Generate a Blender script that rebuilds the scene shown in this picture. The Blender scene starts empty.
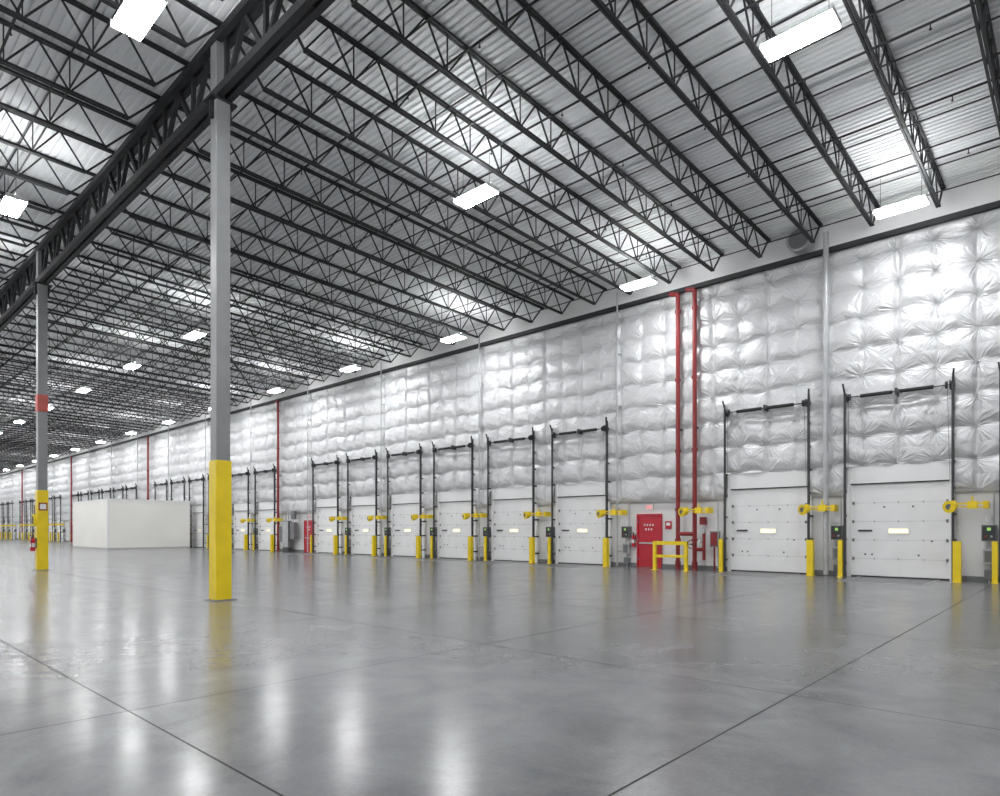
import bpy, math, random
import numpy as np
from mathutils import Vector, Matrix
random.seed(3); np.random.seed(3)
S = bpy.context.scene
S.view_settings.view_transform = 'Standard'
S.view_settings.exposure = 0.08
S.view_settings.gamma = 1.03

# ---------------------------------------------------------------- materials
def new_mat(name):
    m = bpy.data.materials.new(name); m.use_nodes = True
    return m, m.node_tree, m.node_tree.nodes['Principled BSDF']

def mat(name, col, rough=0.5, metal=0.0, var=0.08, scale=3.0, bump=0.0, bscale=40, emit=None, estr=0):
    m, nt, b = new_mat(name)
    N, L = nt.nodes, nt.links
    tc = N.new('ShaderNodeTexCoord')
    nz = N.new('ShaderNodeTexNoise'); nz.inputs['Scale'].default_value = scale; nz.inputs['Detail'].default_value = 1
    L.new(tc.outputs['Object'], nz.inputs['Vector'])
    cr = N.new('ShaderNodeValToRGB')
    cr.color_ramp.elements[0].position = 0.3; cr.color_ramp.elements[1].position = 0.7
    cr.color_ramp.elements[0].color = tuple(c*(1-var) for c in col)+(1,)
    cr.color_ramp.elements[1].color = tuple(min(1, c*(1+var)) for c in col)+(1,)
    L.new(nz.outputs['Fac'], cr.inputs['Fac'])
    L.new(cr.outputs['Color'], b.inputs['Base Color'])
    b.inputs['Roughness'].default_value = rough
    b.inputs['Metallic'].default_value = metal
    if emit:
        b.inputs['Emission Color'].default_value = emit+(1,)
        b.inputs['Emission Strength'].default_value = estr
    return m

M_white   = mat('white_paint', (0.84,0.84,0.84), 0.5, var=0.03, scale=1.2)
M_wall    = mat('wall_panel_white', (0.74,0.74,0.74), 0.6, var=0.05, scale=0.6)
M_door    = mat('door_white_enamel', (0.84,0.84,0.84), 0.4, var=0.03, scale=2)
M_groove  = mat('door_groove', (0.50,0.50,0.50), 0.6)
M_black   = mat('track_dark_steel', (0.045,0.047,0.05), 0.45, 0.4)
M_rubber  = mat('rubber_black', (0.02,0.02,0.02), 0.7)
M_joist   = mat('joist_primer_dark', (0.012,0.013,0.015), 0.6, 0.0, var=0.15)
M_deck    = mat('deck_white_metal', (0.84,0.85,0.86), 0.55, 0.0, var=0.05, scale=0.5)
M_col     = mat('column_grey_steel', (0.25,0.255,0.26), 0.45, 0.2, var=0.06)
M_yellow  = mat('safety_yellow', (0.86,0.63,0.008), 0.4, var=0.05)
M_red     = mat('fire_red_pipe', (0.23,0.012,0.014), 0.45, var=0.06)
M_reddoor = mat('red_door_enamel', (0.48,0.008,0.025), 0.4, var=0.04)
M_redband = mat('column_band_red', (0.50,0.10,0.08), 0.5)
M_grey    = mat('electrical_grey', (0.16,0.165,0.17), 0.45, 0.1)
M_lgrey   = mat('galvanised_pipe', (0.45,0.46,0.47), 0.4, 0.3)
M_cream   = mat('enclosure_cream', (0.90,0.885,0.84), 0.55, var=0.03, scale=0.4)
M_steelpl = mat('dock_plate_steel', (0.16,0.165,0.17), 0.35, 0.4, var=0.15, scale=5)
M_glass_w = mat('window_warm_lit', (0.8,0.75,0.5), 0.3, emit=(1.0,0.88,0.45), estr=1.3)
M_green   = mat('indicator_green', (0.1,0.4,0.1), 0.3, emit=(0.6,0.9,0.2), estr=0.45)
M_exit    = mat('exit_sign_red', (0.8,0.05,0.03), 0.3, emit=(1,0.08,0.04), estr=1.0)
M_lamp    = mat('led_lens_and_skirt', (0.9,0.9,0.9), 0.3, emit=(0.98,0.99,1.0), estr=135)
M_upfill      = mat('added_deck_uplight', (0.9,0.9,0.9), 0.3, emit=(0.98,0.99,1.0), estr=52)  # added glow on the fixture tops, brightens the roof deck
M_house   = mat('lamp_housing', (0.8,0.8,0.8), 0.4)
M_txt     = mat('sign_white', (0.8,0.8,0.8), 0.5)

# ---- floor
def floor_mat():
    m, nt, b = new_mat('polished_concrete')
    N, L = nt.nodes, nt.links
    tc = N.new('ShaderNodeTexCoord'); sep = N.new('ShaderNodeSeparateXYZ')
    L.new(tc.outputs['Object'], sep.inputs[0])
    def noise(sc, det=6, rough=0.6, dist=0.0):
        n = N.new('ShaderNodeTexNoise'); n.inputs['Scale'].default_value = sc
        n.inputs['Detail'].default_value = det; n.inputs['Roughness'].default_value = rough
        n.inputs['Distortion'].default_value = dist
        L.new(tc.outputs['Object'], n.inputs['Vector']); return n.outputs['Fac']
    def math_(op, a, bb=None, c=None, clamp=False):
        n = N.new('ShaderNodeMath'); n.operation = op; n.use_clamp = clamp
        for i, v in enumerate((a, bb, c)):
            if v is None: continue
            if isinstance(v, (int, float)): n.inputs[i].default_value = v
            else: L.new(v, n.inputs[i])
        return n.outputs[0]
    big = noise(0.22, 4, 0.6, 0.6); mid = noise(1.3, 6, 0.65, 0.4); fine = noise(30, 2)
    mix = math_('ADD', math_('MULTIPLY', big, 0.5), math_('ADD', math_('MULTIPLY', mid, 0.4), math_('MULTIPLY', fine, 0.1)))
    cr = N.new('ShaderNodeValToRGB'); L.new(mix, cr.inputs['Fac'])
    cr.color_ramp.elements[0].position = 0.36; cr.color_ramp.elements[1].position = 0.64
    cr.color_ramp.elements[0].color = (0.092,0.095,0.100,1); cr.color_ramp.elements[1].color = (0.215,0.218,0.225,1)
    dx = math_('PINGPONG', math_('ADD', sep.outputs[0], 2.07+4000.0), 2.0)
    dy = math_('PINGPONG', math_('ADD', sep.outputs[1], -1.9+4400.0), 2.2)
    ln = math_('LESS_THAN', math_('MINIMUM', dx, dy), 0.0085)
    mx = N.new('ShaderNodeMixRGB'); L.new(ln, mx.inputs[0]); L.new(cr.outputs[0], mx.inputs[1])
    mx.inputs[2].default_value = (0.02,0.02,0.021,1)
    L.new(mx.outputs[0], b.inputs['Base Color'])
    r = math_('ADD', 0.15, math_('MULTIPLY', mid, 0.13))
    r = math_('ADD', r, math_('MULTIPLY', ln, 0.5))
    L.new(r, b.inputs['Roughness'])
    L.new(math_('MULTIPLY', math_('SUBTRACT', 1.0, math_('MULTIPLY', ln, 0.8)), 0.5), b.inputs['Specular IOR Level'])
    return m
M_floor = floor_mat()

CX, CZ, X0, Z0 = 1.025, 0.98, -6.6, 2.7
def insul_mat():
    m, nt, b = new_mat('insulation_silver_vinyl')
    N, L = nt.nodes, nt.links
    tc = N.new('ShaderNodeTexCoord')
    def math_(op, a, bb=None, clamp=False):
        n = N.new('ShaderNodeMath'); n.operation = op; n.use_clamp = clamp
        for i, v in enumerate((a, bb)):
            if v is None: continue
            if isinstance(v, (int, float)): n.inputs[i].default_value = v
            else: L.new(v, n.inputs[i])
        return n.outputs[0]
    sep = N.new('ShaderNodeSeparateXYZ'); L.new(tc.outputs['Object'], sep.inputs[0])
    nj = N.new('ShaderNodeTexNoise'); nj.inputs['Scale'].default_value = 0.9; nj.inputs['Detail'].default_value = 1
    L.new(tc.outputs['Object'], nj.inputs['Vector'])
    sj = N.new('ShaderNodeSeparateXYZ'); L.new(nj.outputs['Color'], sj.inputs[0])
    jx = math_('MULTIPLY', math_('SUBTRACT', sj.outputs[0], 0.5), 0.3)
    jz = math_('MULTIPLY', math_('SUBTRACT', sj.outputs[1], 0.5), 0.3)
    u = math_('DIVIDE', math_('ADD', math_('SUBTRACT', sep.outputs[0], X0), jx), CX)
    v = math_('DIVIDE', math_('ADD', math_('SUBTRACT', sep.outputs[2], Z0), jz), CZ)
    ru = math_('ROUND', u); rv = math_('ROUND', v)
    fu = math_('SUBTRACT', u, ru); fv = math_('SUBTRACT', v, rv)
    r = math_('SQRT', math_('ADD', math_('MULTIPLY', fu, fu), math_('MULTIPLY', fv, fv)))
    rr = math_('MAXIMUM', r, 0.02)
    cu = math_('DIVIDE', fu, rr); cv = math_('DIVIDE', fv, rr)
    cb = N.new('ShaderNodeCombineXYZ')
    L.new(math_('ADD', math_('MULTIPLY', cu, 2.2), math_('MULTIPLY', ru, 7.3)), cb.inputs[0])
    L.new(math_('ADD', math_('MULTIPLY', cv, 2.2), math_('MULTIPLY', rv, 5.1)), cb.inputs[1])
    L.new(math_('MULTIPLY', r, 1.2), cb.inputs[2])
    na = N.new('ShaderNodeTexNoise'); na.inputs['Scale'].default_value = 2.4; na.inputs['Detail'].default_value = 2
    L.new(cb.outputs[0], na.inputs['Vector'])
    fall = math_('SUBTRACT', 1.0, math_('MULTIPLY', r, 1.2), clamp=True)
    wr = math_('MULTIPLY', na.outputs['Fac'], fall)
    n3 = N.new('ShaderNodeTexNoise'); n3.inputs['Scale'].default_value = 3.0; n3.inputs['Detail'].default_value = 3
    n3.inputs['Distortion'].default_value = 0.8
    L.new(tc.outputs['Object'], n3.inputs['Vector'])
    h = math_('ADD', math_('MULTIPLY', wr, 1.0), math_('MULTIPLY', n3.outputs['Fac'], 0.25))
    bp = N.new('ShaderNodeBump'); bp.inputs['Strength'].default_value = 0.85; bp.inputs['Distance'].default_value = 0.12
    L.new(h, bp.inputs['Height']); L.new(bp.outputs[0], b.inputs['Normal'])
    b.inputs['Base Color'].default_value = (0.64,0.645,0.655,1)
    b.inputs['Metallic'].default_value = 0.3
    b.inputs['Roughness'].default_value = 0.42
    return m
M_ins = insul_mat()

# ---------------------------------------------------------------- mesh builder
class MB:
    def __init__(s): s.v=[]; s.f=[]; s.m=[]; s.mats=[]
    def mi(s, m):
        if m not in s.mats: s.mats.append(m)
        return s.mats.index(m)
    def quad(s, pts, m):
        n=len(s.v); s.v += [tuple(p) for p in pts]; s.f.append(tuple(range(n,n+len(pts)))); s.m.append(s.mi(m))
    def box(s, c, d, m):
        x,y,z=c; a,b,e=d[0]/2,d[1]/2,d[2]/2; n=len(s.v)
        s.v += [(x-a,y-b,z-e),(x+a,y-b,z-e),(x+a,y+b,z-e),(x-a,y+b,z-e),(x-a,y-b,z+e),(x+a,y-b,z+e),(x+a,y+b,z+e),(x-a,y+b,z+e)]
        fs=[(0,3,2,1),(4,5,6,7),(0,1,5,4),(1,2,6,5),(2,3,7,6),(3,0,4,7)]
        i=s.mi(m)
        for f in fs: s.f.append(tuple(n+k for k in f)); s.m.append(i)
    def bb(s, x0,x1,y0,y1,z0,z1,m): s.box(((x0+x1)/2,(y0+y1)/2,(z0+z1)/2),(abs(x1-x0),abs(y1-y0),abs(z1-z0)),m)
    def frame(s, p, q):
        p=Vector(p);q=Vector(q); d=(q-p).normalized()
        up=Vector((0,0,1)) if abs(d.z)<0.95 else Vector((0,1,0))
        a=d.cross(up).normalized(); b=a.cross(d).normalized()
        return p,q,a,b
    def beam(s, p, q, w, h, m):
        p,q,a,b=s.frame(p,q); n=len(s.v)
        for r in (p,q):
            for sa,sb in ((-1,-1),(1,-1),(1,1),(-1,1)):
                s.v.append(tuple(r+a*(sa*w/2)+b*(sb*h/2)))
        i=s.mi(m)
        for f in [(0,3,2,1),(4,5,6,7),(0,1,5,4),(1,2,6,5),(2,3,7,6),(3,0,4,7)]:
            s.f.append(tuple(n+k for k in f)); s.m.append(i)
    def cyl(s, p, q, r, m, k=12, r2=None):
        p,q,a,b=s.frame(p,q); n=len(s.v); r2=r if r2 is None else r2
        for c,R in ((p,r),(q,r2)):
            for j in range(k):
                t=2*math.pi*j/k; s.v.append(tuple(c+a*(R*math.cos(t))+b*(R*math.sin(t))))
        i=s.mi(m)
        for j in range(k):
            j2=(j+1)%k; s.f.append((n+j,n+j2,n+k+j2,n+k+j)); s.m.append(i)
        s.f.append(tuple(n+j for j in range(k))[::-1]); s.m.append(i)
        s.f.append(tuple(n+k+j for j in range(k))); s.m.append(i)
    def mesh(s, name):
        me=bpy.data.meshes.new(name); me.from_pydata(s.v,[],s.f)
        for m in s.mats: me.materials.append(m)
        me.polygons.foreach_set('material_index', s.m); me.update()
        return me
    def obj(s, name, loc=(0,0,0)):
        return add(s.mesh(name), name, loc)
def add(me, name, loc=(0,0,0)):
    o=bpy.data.objects.new(name, me); o.location=loc; S.collection.objects.link(o); return o
def bevel(o, w=0.01, seg=2):
    md=o.modifiers.new('bevel','BEVEL'); md.width=w; md.segments=seg; md.limit_method='ANGLE'

# ---------------------------------------------------------------- dimensions
XW, XE, YS, YN = -152.0, 14.0, -26.0, 23.9
def deckz(y): return 12.12 + 0.025*(YN-y)
P = 4.1
def slot(n): return -4.55 - P*n
GAPS = {2, 9, 16, 23, 30}
COLY = 6.3
COLX = [-14.22-15.6*k for k in range(-1, 9)]

# ---------------------------------------------------------------- shell
b=MB(); b.bb(XW,XE,YS,YN,-0.3,0,M_floor); b.obj('floor')
b=MB(); b.bb(XW,XE,YN,YN+0.3,-0.3,13.6,M_wall); b.obj('wall_north')
b=MB(); b.bb(XW,XE,YS-0.3,YS,-0.3,13.6,M_wall); b.obj('wall_south')
b=MB(); b.bb(XE,XE+0.3,YS,YN,-0.3,13.6,M_wall); b.obj('wall_east')
b=MB(); b.bb(XW-0.3,XW,YS,YN,-0.3,13.6,M_wall); b.obj('wall_west')
b=MB(); i=b.mi(M_deck); y=YS; pts=[]
while y < YN:
    for dy,dz in ((0,0),(0.090,0),(0.100,0.055),(0.160,0.055),(0.170,0.0)):
        pts.append((y+dy,dz))
    y+=0.18
for (yy,dz) in pts:
    yy=min(yy,YN)
    b.v.append((XW,yy,deckz(yy)+dz)); b.v.append((XE,yy,deckz(yy)+dz))
for k in range(len(pts)-1):
    b.f.append((2*k,2*k+2,2*k+3,2*k+1)); b.m.append(i)
b.obj('ceiling')

# ---------------------------------------------------------------- joists
JS=1.756; jx0=-13.9
JX=[jx0+JS*k for k in range(-78,16)]
JX=[x for x in JX if XW+0.5<x<XE-0.5]
JD=0.92
b=MB()
def joist(b,x,ya,yb):
    zt=lambda y: deckz(y)-0.045
    zb=lambda y: deckz(y)-JD
    for dx in (-0.036,0.036):
        b.beam((x+dx,ya,zt(ya)),(x+dx,yb,zt(yb)),0.05,0.06,M_joist)
    ys=ya+0.85; ye=yb-0.85
    for dx in (-0.036,0.036):
        b.beam((x+dx,ys,zb(ys)),(x+dx,ye,zb(ye)),0.05,0.06,M_joist)
    n=int(round((ye-ys)/1.25)); st=(ye-ys)/n
    b.beam((x,ya+0.1,zt(ya)),(x,ys,zb(ys)),0.045,0.045,M_joist)
    b.beam((x,yb-0.1,zt(yb)),(x,ye,zb(ye)),0.045,0.045,M_joist)
    for k in range(n):
        y0=ys+st*k; ym=y0+st/2; y1=y0+st
        b.beam((x,y0,zb(y0)),(x,ym,zt(ym)),0.036,0.036,M_joist)
        b.beam((x,ym,zt(ym)),(x,y1,zb(y1)),0.036,0.036,M_joist)
        if k: b.beam((x,y0,zb(y0)),(x,y0,zt(y0)),0.025,0.025,M_joist)
for x in JX:
    joist(b,x,COLY,YN-0.02); joist(b,x,COLY-16.5,COLY)
for y in (-7.5,-4.5,-1.5,1.5,4.2,8.4,11.2,14.0,16.8,19.6,22.2):
    for z in (deckz(y)-JD+0.05, deckz(y)-0.11):
        b.beam((XW+0.5,y,z),(XE-0.5,y,z),0.03,0.03,M_joist)
b.obj('roof_joists')

def girder(y):
    b=MB(); zt=deckz(y)-0.22; zb=11.12
    for dy in (-0.11,0.11):
        b.bb(XW+0.2,XE-0.2,y+dy-0.07,y+dy+0.07,zt-0.09,zt+0.09,M_joist)
        b.bb(XW+0.2,XE-0.2,y+dy-0.07,y+dy+0.07,zb-0.09,zb+0.09,M_joist)
    for k,x in enumerate(JX[:-1]):
        b.beam((x,y,zb),(x,y,zt),0.09,0.09,M_joist)
        xm=x+JS/2
        b.beam((x,y,zb),(xm,y,zt),0.1,0.1,M_joist)
        b.beam((xm,y,zt),(x+JS,y,zb),0.1,0.1,M_joist)
    b.obj('roof_girder_truss')
girder(COLY); girder(COLY-16.5)

b=MB()
for y in (9.8,12.7,15.5,18.3,21.0,3.0,0.0,-4):
    z=deckz(y)-0.5
    b.cyl((XW+0.5,y,z),(XE-0.5,y,z),0.027,M_joist,6)
    x=-60.0
    while x<XE-1:
        b.cyl((x,y,z),(x,y,z-0.12),0.012,M_joist,5); b.cyl((x,y,z-0.12),(x,y,z-0.14),0.03,M_joist,6); x+=2.4
b.obj('sprinkler_pipes')

# ---------------------------------------------------------------- columns
s=0.31
for k,cx in enumerate(COLX):
  for cy in (COLY, COLY-16.5):
    b=MB()
    b.bb(cx-s/2,cx+s/2,cy-s/2,cy+s/2,0.02,deckz(cy)-0.12,M_col)
    w=s/2+0.022
    b.bb(cx-w,cx+w,cy-w,cy+w,0.02,3.08,M_yellow)
    b.bb(cx-0.26,cx+0.26,cy-0.26,cy+0.26,0.0,0.02,M_grey)
    b.bb(cx-0.2,cx+0.2,cy-0.3,cy+0.3,10.98,11.03,M_joist)
    b.bb(cx-0.04,cx+0.04,cy-0.24,cy+0.24,10.6,11.0,M_joist)
    if k==2: b.bb(cx-w,cx+w,cy-w,cy+w,6.1,6.75,M_redband)
    o=b.obj('steel_column'); bevel(o,0.015)
cx,cy=COLX[2],COLY
def extinguisher(x,y,z,name='fire_extinguisher'):
    b=MB()
    b.cyl((0,0,0),(0,0,0.42),0.085,M_reddoor,16); b.cyl((0,0,0.42),(0,0,0.50),0.085,M_reddoor,16,0.03)
    b.cyl((0,0,0.50),(0,0,0.56),0.03,M_black,10); b.beam((0,0.03,0.57),(0,-0.12,0.6),0.025,0.02,M_black)
    b.beam((0,-0.03,0.53),(0.09,-0.06,0.35),0.02,0.02,M_rubber); b.beam((0.09,-0.06,0.35),(0.09,-0.06,0.1),0.02,0.02,M_rubber)
    b.bb(-0.05,0.05,0.075,0.12,0.1,0.5,M_grey)
    b.cyl((0,0,0.15),(0,0,0.3),0.087,M_txt,16)
    return b.obj(name,(x,y,z))
extinguisher(cx+0.05,cy-0.30,0.75)
b=MB(); b.bb(-0.12,0.12,-0.12,0,0,0.45,M_yellow); b.bb(-0.09,0.09,-0.13,-0.12,0.08,0.37,M_black); b.cyl((0,-0.06,0.45),(0,-0.06,0.8),0.02,M_grey,8)
b.obj('column_call_box',(cx+0.03,cy-0.18,1.7))
b=MB(); b.bb(0,0.01,-0.14,0.14,0,0.3,M_red); b.bb(0.01,0.013,-0.1,0.1,0.05,0.25,M_txt)
b.obj('extinguisher_sign',(cx+0.18,cy,2.3))

# ---------------------------------------------------------------- insulation blanket
def insulation(xa,xb,st):
    nx=int((xb-xa)/st)+1; za,zb=2.7,10.98; nz=int((zb-za)/st)+1
    xs=np.linspace(xa,xb,nx); zs=np.linspace(za,zb,nz)
    Xg,Zg=np.meshgrid(xs,zs,indexing='ij')
    jx=0.05*np.sin(Zg*2.1+Xg*0.7)+0.03*np.sin(Zg*4.7+1.3*Xg)
    jz=0.05*np.sin(Xg*1.7+Zg*0.6)+0.04*np.sin(Xg*4.3+2.2+Zg)
    u=(Xg-X0+jx)/CX; v=(Zg-Z0+jz)/CZ
    rnd=np.random.RandomState(5).rand(400,40)
    iu=np.floor(u).astype(int)%400; iv=np.floor(v).astype(int)%40
    A=0.13+0.07*rnd[iu,iv]
    su=np.abs(np.sin(np.pi*u)); sv=np.abs(np.sin(np.pi*v))
    d=A*(sv**0.6)*(0.45+0.55*su**0.6)
    ps=np.abs(((Xg-X0)/(2*CX)+0.5)%1.0-0.5)*2*CX
    d*=1-0.9*np.exp(-(ps/0.06)**2)
    d+=0.008*np.sin(Xg*9+Zg*5)*np.sin(Zg*13-Xg*3)
    e=np.minimum((Zg-za),(zb-Zg)); d*=np.clip(e/0.12,0,1)**0.5
    Y=YN-0.12-d
    V=np.stack([Xg,Y,Zg],-1).reshape(-1,3)
    idx=np.arange(nx*nz).reshape(nx,nz)
    F=np.stack([idx[:-1,:-1],idx[1:,:-1],idx[1:,1:],idx[:-1,1:]],-1).reshape(-1,4)
    xc=((Xg[:-1,:-1]+Xg[1:,1:])/2).reshape(-1); zc=((Zg[:-1,:-1]+Zg[1:,1:])/2).reshape(-1)
    keep=np.ones(len(F),bool)
    for n in range(-4,40):
        if n in GAPS: continue
        c=slot(n); keep&=~((np.abs(xc-c)<1.5)&(zc<3.62))
    F=F[keep]
    me=bpy.data.meshes.new('wall_insulation_blanket')
    me.from_pydata(V.tolist(),[],F.tolist()); me.materials.append(M_ins)
    me.polygons.foreach_set('use_smooth',[True]*len(me.polygons)); me.update()
    add(me,'wall_insulation_blanket')
insulation(-45.0,XE-0.02,0.055)
insulation(XW+0.02,-45.0,0.14)
b=MB()
b.bb(XW+0.02,XE-0.02,YN-0.36,YN-0.18,10.96,11.12,M_joist)
b.obj('trim_1')
b=MB()
edges=sorted([slot(n) for n in range(-4,36) if n not in GAPS]); prev=XW
for c in edges:
    if c-1.4>prev and c+1.4<XE+3: b.bb(prev,c-1.42,YN-0.06,YN,0,0.16,M_grey); prev=c+1.42
b.obj('baseboard_north')
for k,x in enumerate([-6.6-8.2*j for j in range(0,16)]):
    b=MB(); r=0.085 if k==0 else 0.035
    b.cyl((0,0,0.05),(0,0,11.6),r,M_lgrey,14)
    for z in (0.6,2.4,4.6,6.8,9.0,10.8):
        b.cyl((0,0,z),(0,0,z+0.08),r+0.015,M_lgrey,14); b.bb(-0.03,0.03,0,0.3,z+0.02,z+0.06,M_lgrey)
    b.obj('wall_downspout',(x,YN-0.46,0))

# ---------------------------------------------------------------- dock doors
def dock_door_mesh():
    b=MB(); W=2.74; H=3.05
    secs=5; sh=H/secs
    for i in range(secs):
        z0=i*sh+0.005; z1=(i+1)*sh-0.005
        b.bb(-W/2,W/2,-0.08,-0.03,z0,z1,M_door)
    b.bb(-W/2,W/2,-0.065,-0.03,0.0,H,M_groove)
    b.bb(-W/2,W/2,-0.09,-0.03,0.0,0.05,M_rubber)
    zw=1.52
    b.bb(-0.32,0.32,-0.10,-0.08,zw-0.11,zw+0.11,M_white)
    b.bb(-0.26,0.26,-0.106,-0.10,zw-0.065,zw+0.065,M_glass_w)
    for x in (-0.68,0,0.68):
        for i in range(1,secs): b.bb(x-0.018,x+0.018,-0.095,-0.08,i*sh-0.03,i*sh+0.03,M_lgrey)
    for x in (-1.3,1.3):
        for i in range(1,secs): b.bb(x-0.03,x+0.03,-0.11,-0.08,i*sh-0.05,i*sh+0.05,M_grey)
    for x,z in ((-0.95,0.75),(-0.75,0.75),(0.55,0.75),(-0.4,2.3),(0.4,2.3),(0.9,1.2)):
        b.bb(x-0.025,x+0.025,-0.088,-0.08,z-0.025,z+0.025,M_black)
    b.bb(-1.15,-0.75,-0.12,-0.08,1.50,1.56,M_black)
    b.bb(-1.48,1.48,-0.14,-0.02,H,3.66,M_white)
    b.bb(-1.48,1.48,-0.15,-0.14,H,H+0.04,M_rubber)
    for sx in (-1,1):
        b.bb(sx*1.43-0.06,sx*1.43+0.06,-0.16,-0.02,0,3.66,M_white)
        b.bb(sx*1.47-0.022,sx*1.47+0.022,-0.44,-0.37,0.02,6.0,M_black)
        b.bb(sx*1.50-0.012,sx*1.50+0.012,-0.44,-0.33,0.02,6.25,M_black)
        for z in (0.4,1.2,2.0,2.8,3.6,4.4,5.2,5.9): b.bb(sx*1.50-0.02,sx*1.50+0.02,-0.36,-0.02,z,z+0.07,M_black)
        b.beam((sx*1.47,-0.40,6.0),(sx*1.52,-0.50,6.4),0.05,0.05,M_black)
        b.cyl((sx*1.33-0.03,-0.46,5.93),(sx*1.33+0.03,-0.46,5.93),0.11,M_black,16)
        b.bb(sx*1.42-0.01,sx*1.42+0.01,-0.55,-0.1,5.8,6.06,M_black)
        b.cyl((sx*1.40,-0.36,3.05),(sx*1.35,-0.46,5.93),0.006,M_black,5)
    b.cyl((-1.45,-0.46,5.93),(1.45,-0.46,5.93),0.02,M_black,8)
    for xa,xb in ((-1.0,-0.1),(0.1,1.0)): b.cyl((xa,-0.46,5.93),(xb,-0.46,5.93),0.06,M_rubber,12)
    b.bb(-0.03,0.03,-0.48,-0.05,5.85,6.05,M_black)
    return b.mesh('dock_door')
DM=dock_door_mesh()
def bollard_mesh(w):
    b=MB(); b.bb(-w/2,w/2,-w/2,w/2,0.012,1.2,M_yellow); b.bb(-w/2-0.015,w/2+0.015,-w/2-0.03,w/2+0.03,0,0.014,M_yellow)
    b.bb(-w/2-0.004,w/2+0.004,-w/2-0.004,w/2+0.004,1.2,1.215,M_yellow)
    return b.mesh('dock_bollard')
BM=bollard_mesh(0.2); BM2=bollard_mesh(0.14)
def dock_light_mesh():
    b=MB()
    b.bb(0.25,0.37,-0.06,0.36,-0.1,0.12,M_yellow)
    b.bb(-0.12,0.12,-0.16,-0.02,-0.10,0.12,M_yellow)
    b.beam((0.36,-0.04,0.05),(-0.45,-0.20,0.05),0.05,0.05,M_yellow)
    b.beam((0.36,-0.04,-0.06),(-0.45,-0.20,-0.03),0.04,0.04,M_yellow)
    b.bb(-0.50,-0.38,-0.30,-0.16,-0.1,0.14,M_yellow)
    b.cyl((-0.44,-0.24,-0.02),(-0.52,-0.46,-0.05),0.13,M_yellow,18,0.18)
    b.cyl((-0.52,-0.46,-0.05),(-0.521,-0.465,-0.051),0.09,M_grey,18)
    b.cyl((0.0,-0.1,0.12),(0.0,-0.1,0.28),0.025,M_yellow,8)
    return b.mesh('dock_light')
LM=dock_light_mesh()
def control_mesh():
    b=MB()
    b.bb(-0.18,0.18,-0.22,0,1.22,1.70,M_grey); b.bb(-0.155,0.155,-0.235,-0.22,1.25,1.67,M_black)
    b.bb(-0.045,0.045,-0.245,-0.235,1.53,1.62,M_green)
    b.cyl((-0.08,-0.235,1.36),(-0.08,-0.27,1.36),0.035,M_red,12); b.cyl((0.06,-0.235,1.36),(0.06,-0.26,1.36),0.03,M_lgrey,12)
    b.bb(-0.15,0.15,-0.18,0,0.55,0.98,M_lgrey); b.bb(-0.11,0.11,-0.19,-0.18,0.6,0.93,M_grey)
    b.cyl((0,-0.08,0.0),(0,-0.08,0.55),0.03,M_lgrey,8); b.cyl((-0.05,-0.08,0.98),(-0.05,-0.08,1.22),0.025,M_lgrey,8)
    b.cyl((0.08,-0.08,0.98),(0.08,-0.08,1.22),0.025,M_lgrey,8)
    b.cyl((0.1,-0.06,1.70),(0.1,-0.06,2.68),0.02,M_lgrey,8)
    b.bb(-0.12,0.12,-0.14,0,0.1,0.38,M_grey)
    b.bb(-0.10,0.04,-0.02,0,1.8,2.0,M_txt)
    return b.mesh('dock_control_station')
CM=control_mesh()
def plate_mesh():
    b=MB(); b.bb(-1.05,1.05,-2.5,-0.05,0.0,0.008,M_steelpl)
    b.bb(-1.12,-1.06,-2.55,-0.05,0.0,0.010,M_lgrey); b.bb(1.06,1.12,-2.55,-0.05,0.0,0.010,M_lgrey); b.bb(-1.12,1.12,-2.58,-2.51,0.0,0.010,M_lgrey)
    b.bb(-1.05,1.05,-0.45,-0.42,0.008,0.011,M_rubber)
    return b.mesh('dock_leveler_plate')
PM=plate_mesh()
dn=1
for n in range(-3,35):
    if n in GAPS: continue
    c=slot(n)
    if c-2<XW: break
    add(DM,'door_%d'%dn,(c,YN-0.001,0)); dn+=1
    if n in (13,14,15):
        continue
    add(BM,'dock_bollard',(c+1.62,YN-0.66,0))
    add(BM2,'dock_bollard',(c-1.605,YN-0.43,0))
    if n!=10: add(CM,'dock_control_station',(c+2.34,YN-0.08,0))
    add(LM,'dock_light',(c+1.98,YN-0.52,2.28))
    add(PM,'dock_leveler_plate',(c,YN-0.12,0))

# ---------------------------------------------------------------- personnel doors
def man_door_mesh():
    b=MB(); w=1.0;h=2.15; M=M_reddoor
    b.bb(-w/2-0.07,-w/2,-0.12,0,0,h+0.07,M); b.bb(w/2,w/2+0.07,-0.12,0,0,h+0.07,M); b.bb(-w/2,w/2,-0.12,0,h,h+0.07,M)
    b.bb(-w/2+0.005,w/2-0.005,-0.08,-0.02,0.01,h-0.005,M)
    b.bb(-w/2+0.05,w/2-0.05,-0.14,-0.08,0.98,1.04,M_lgrey)
    b.bb(w/2-0.13,w/2-0.03,-0.13,-0.08,0.92,1.12,M_grey)
    for z in (0.3,1.1,1.85): b.bb(-w/2-0.01,-w/2+0.03,-0.13,-0.1,z,z+0.1,M_grey)
    for k in range(4): b.bb(-0.24+k*0.13,-0.24+k*0.13+0.06,-0.085,-0.08,1.72,1.80,M_txt)
    for k in range(3): b.bb(-0.18+k*0.13,-0.18+k*0.13+0.06,-0.085,-0.08,1.54,1.62,M_txt)
    return b.mesh('personnel_door')
MM=man_door_mesh()
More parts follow.
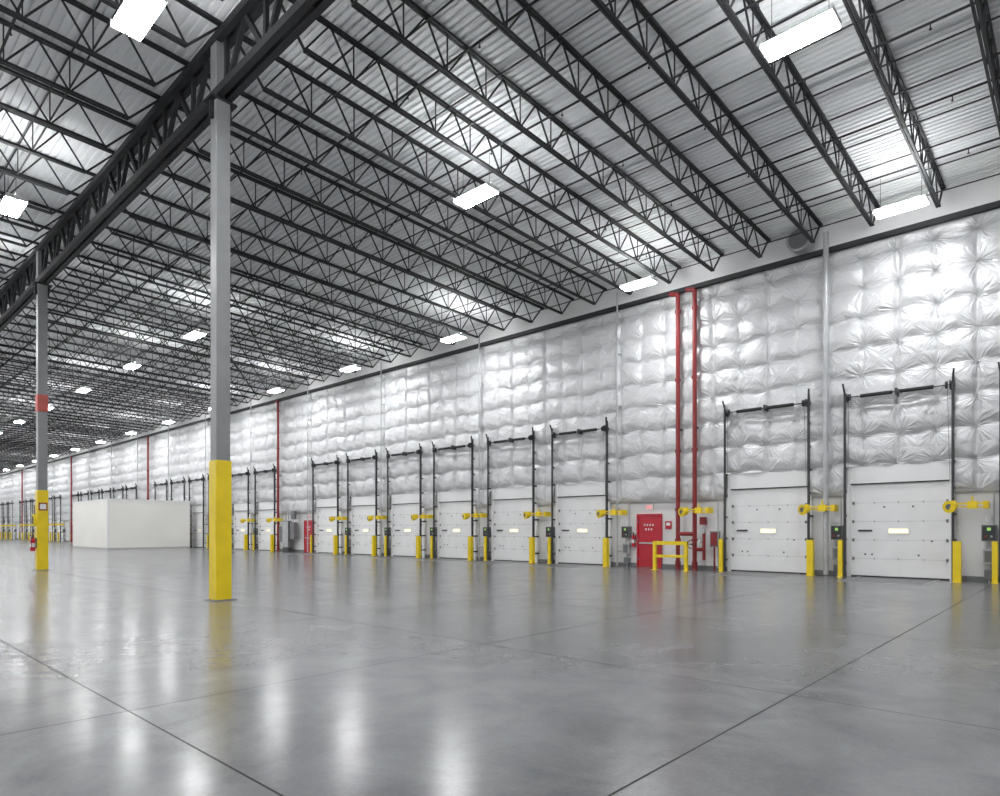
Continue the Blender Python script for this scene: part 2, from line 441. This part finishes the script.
def exit_sign(x,z):
    b=MB(); b.bb(-0.17,0.17,-0.06,0,-0.1,0.1,M_txt)
    for k in range(4):
        xx=-0.13+k*0.07; b.bb(xx,xx+0.012,-0.065,-0.06,-0.06,0.06,M_exit); b.bb(xx,xx+0.045,-0.065,-0.06,0.045,0.06,M_exit); b.bb(xx,xx+0.045,-0.065,-0.06,-0.06,-0.045,M_exit)
    b.obj('exit_sign',(x,YN-0.002,z))
for x in (-13.5,-39.9,slot(16)+1.5,slot(23)+1.5):
    add(MM,'door_%d'%dn,(x,YN-0.001,0)); dn+=1
    exit_sign(x,2.5)
b=MB(); b.bb(-0.13,0.13,-0.05,0,-0.16,0.16,M_reddoor); b.bb(-0.08,0.08,-0.055,-0.05,-0.02,0.1,M_txt); b.obj('fire_alarm_pull',(-12.65,YN-0.002,1.75))
extinguisher(-14.75+0.55,YN-0.14,0.85)

# ---------------------------------------------------------------- sprinkler risers
def riser(x,cluster):
    b=MB()
    xs=(-0.35,0.35) if cluster else (0,)
    for xo in xs:
        b.cyl((xo,0,0.3),(xo,0,10.85),0.085,M_red,14)
        for z in (1.1,2.3,4.6,7.4,10.1): b.cyl((xo,0,z),(xo,0,z+0.12),0.115,M_red,14)
        b.cyl((xo,0,10.85),(xo-0.35,0,10.93),0.085,M_red,14)
        b.bb(xo-0.04,xo+0.04,0,0.34,5.5,5.56,M_black)
        b.cyl((xo,0,0.0),(xo,0,0.32),0.11,M_red,14)
    if cluster:
        b.cyl((-0.35,0,1.4),(0.35,0,1.4),0.08,M_red,12)
        b.cyl((0.35,0,0.8),(0.75,-0.05,0.8),0.07,M_red,12); b.cyl((0.75,-0.05,0.4),(0.75,-0.05,1.5),0.06,M_red,12)
        for j in range(10):
            t0=2*math.pi*j/10;t1=2*math.pi*(j+1)/10
            b.beam((0.35+0.16*math.cos(t0),-0.3,1.0+0.16*math.sin(t0)),(0.35+0.16*math.cos(t1),-0.3,1.0+0.16*math.sin(t1)),0.03,0.03,M_red)
        b.cyl((0.35,0,1.0),(0.35,-0.3,1.0),0.03,M_black,8); b.beam((0.2,-0.3,1.0),(0.5,-0.3,1.0),0.02,0.02,M_red)
        b.cyl((0.75,-0.05,1.5),(0.75,-0.18,1.5),0.09,M_lgrey,14)
        b.bb(0.95,1.25,0.05,0.28,0.9,1.5,M_grey); b.bb(0.98,1.22,0.04,0.05,0.95,1.45,M_red)
        b.cyl((1.1,0.1,0.0),(1.1,0.1,0.9),0.035,M_red,10); b.cyl((1.25,0.1,0.1),(1.25,0.1,2.6),0.03,M_lgrey,8)
        b.bb(0.5,0.72,0.1,0.28,1.75,2.05,M_red)
        b.cyl((0.55,0.1,1.1),(0.55,-0.08,1.1),0.06,M_txt,12)
    b.obj('fire_sprinkler_riser',(x,YN-0.48,0))
riser(-11.65,True)
for x in (-43.4,-69.2,-96,-123.0): riser(x,False)
b=MB()
for x in (-1.3,0.0):
    b.bb(x-0.06,x+0.06,-0.06,0.06,0.01,1.12,M_yellow); b.bb(x-0.13,x+0.13,-0.13,0.13,0,0.012,M_yellow)
b.bb(-1.36,0.06,-0.04,0.04,0.98,1.12,M_yellow); b.bb(-1.36,0.06,-0.04,0.04,0.50,0.60,M_yellow)
o=b.obj('safety_guard_rail',(-11.2,YN-1.4,0))
add(LM,'dock_light',(-10.95,YN-0.78,2.28))
b=MB()
b.bb(0,0.8,-0.3,0,0.3,2.2,M_grey); b.bb(0.03,0.77,-0.32,-0.3,0.35,2.15,M_lgrey)
b.bb(0.95,1.5,-0.25,0,0.9,2.1,M_grey); b.bb(-0.6,-0.1,-0.25,0,0.7,1.8,M_grey); b.bb(1.0,1.4,-0.2,0,2.3,2.9,M_grey)
for x in (0.2,0.5,1.2,-0.4): b.cyl((x,-0.12,1.7),(x,-0.12,3.4),0.03,M_lgrey,8)
b.bb(0,0.8,-0.3,0,0,0.3,M_black)
b.obj('electrical_panel_bank',(-42.5,YN-0.32,0))

# ---------------------------------------------------------------- white enclosure
xa,xb,ya,yb,h=-68.0,-58.2,16.7,23.1,4.0
b=MB()
b.bb(xa,xb,ya,yb,0,h,M_cream)
b.bb(xa-0.03,xb+0.03,ya-0.03,yb+0.03,h-0.02,h+0.08,M_white)
b.bb(xa-0.02,xb+0.02,ya-0.02,yb+0.02,0,0.10,M_lgrey)
b.bb(xb-0.06,xb+0.02,ya-0.02,ya+0.06,0.1,h,M_white)
b.obj('white_modular_enclosure')

# ---------------------------------------------------------------- high bay lights
def lamp_mesh():
    b=MB()
    b.bb(-0.62,0.62,-0.24,0.24,0.03,0.06,M_house)
    b.bb(-0.60,0.60,-0.03,0.03,0.06,0.16,M_house)
    for sy in (-1,1):
        y0,y1=sy*0.03,sy*0.235; L=0.61
        zb_,zt_=-0.045,0.028
        q=[(-L,y0,zb_),(L,y0,zb_),(L,y1,zb_),(-L,y1,zb_)]
        if sy>0: q=q[::-1]
        b.quad(q,M_lamp)
        q=[(-L,y1,zb_),(L,y1,zb_),(L,y1,zt_),(-L,y1,zt_)]
        if sy>0: q=q[::-1]
        b.quad(q,M_lamp)  # glowing side skirt, added to throw light onto the deck
        q=[(-L,y0,zb_),(L,y0,zb_),(L,y0,zt_),(-L,y0,zt_)]
        b.quad(q,M_house)
        ya_,yb_=sorted((sy*0.06,sy*0.22))
        b.quad([(-0.55,ya_,0.064),(0.55,ya_,0.064),(0.55,yb_,0.064),(-0.55,yb_,0.064)],M_upfill)  # upward fill glow added to each fixture for the deck
    for sx in (-1,1):
        b.bb(sx*0.63-0.012,sx*0.63+0.012,-0.25,0.25,-0.02,0.09,M_house)
        b.cyl((sx*0.5,0,0.1),(sx*0.5,0,1.0),0.006,M_black,5)
    return b.mesh('high_bay_light')
HL=lamp_mesh()
LX=[14.2-4.7,-4.2,-13.1,-23.7,-32.7,-41.6]
while LX[-1]>-150: LX.append(LX[-1]-9.6)
for y in (20.9,12.4,4.0,-5,-13.5,-21.5):
    for k,x in enumerate(LX):
        x=x*0.938
        if y==12.4 and k==3: continue
        add(HL,'high_bay_light',(x,y,10.6))
b=MB(); b.cyl((0,0,0),(0,-0.5,0),0.38,M_lgrey,24); b.cyl((0,-0.5,0),(0,-0.56,0),0.42,M_lgrey,24); b.cyl((0,-0.56,0),(0,-0.565,0),0.34,M_grey,24)
b.bb(-0.05,0.05,-0.4,0,0.3,0.6,M_lgrey)
b.obj('pipe_standin_fan',(-7.45,YN-0.002,11.62))  # round fan shape standing in for a horizontal white pipe

# ---------------------------------------------------------------- world + camera
w=bpy.data.worlds.new('world'); S.world=w; w.use_nodes=True
w.node_tree.nodes['Background'].inputs[0].default_value=(0.5,0.5,0.5,1)
w.node_tree.nodes['Background'].inputs[1].default_value=0.1
cam=bpy.data.cameras.new('camera'); co=bpy.data.objects.new('camera',cam); S.collection.objects.link(co)
co.location=(0,0,1.55); co.rotation_euler=(math.radians(90),0,math.radians(42.6))
cam.sensor_width=36; cam.lens=643/1000*36; cam.shift_y=0.132; cam.clip_end=500
S.camera=co
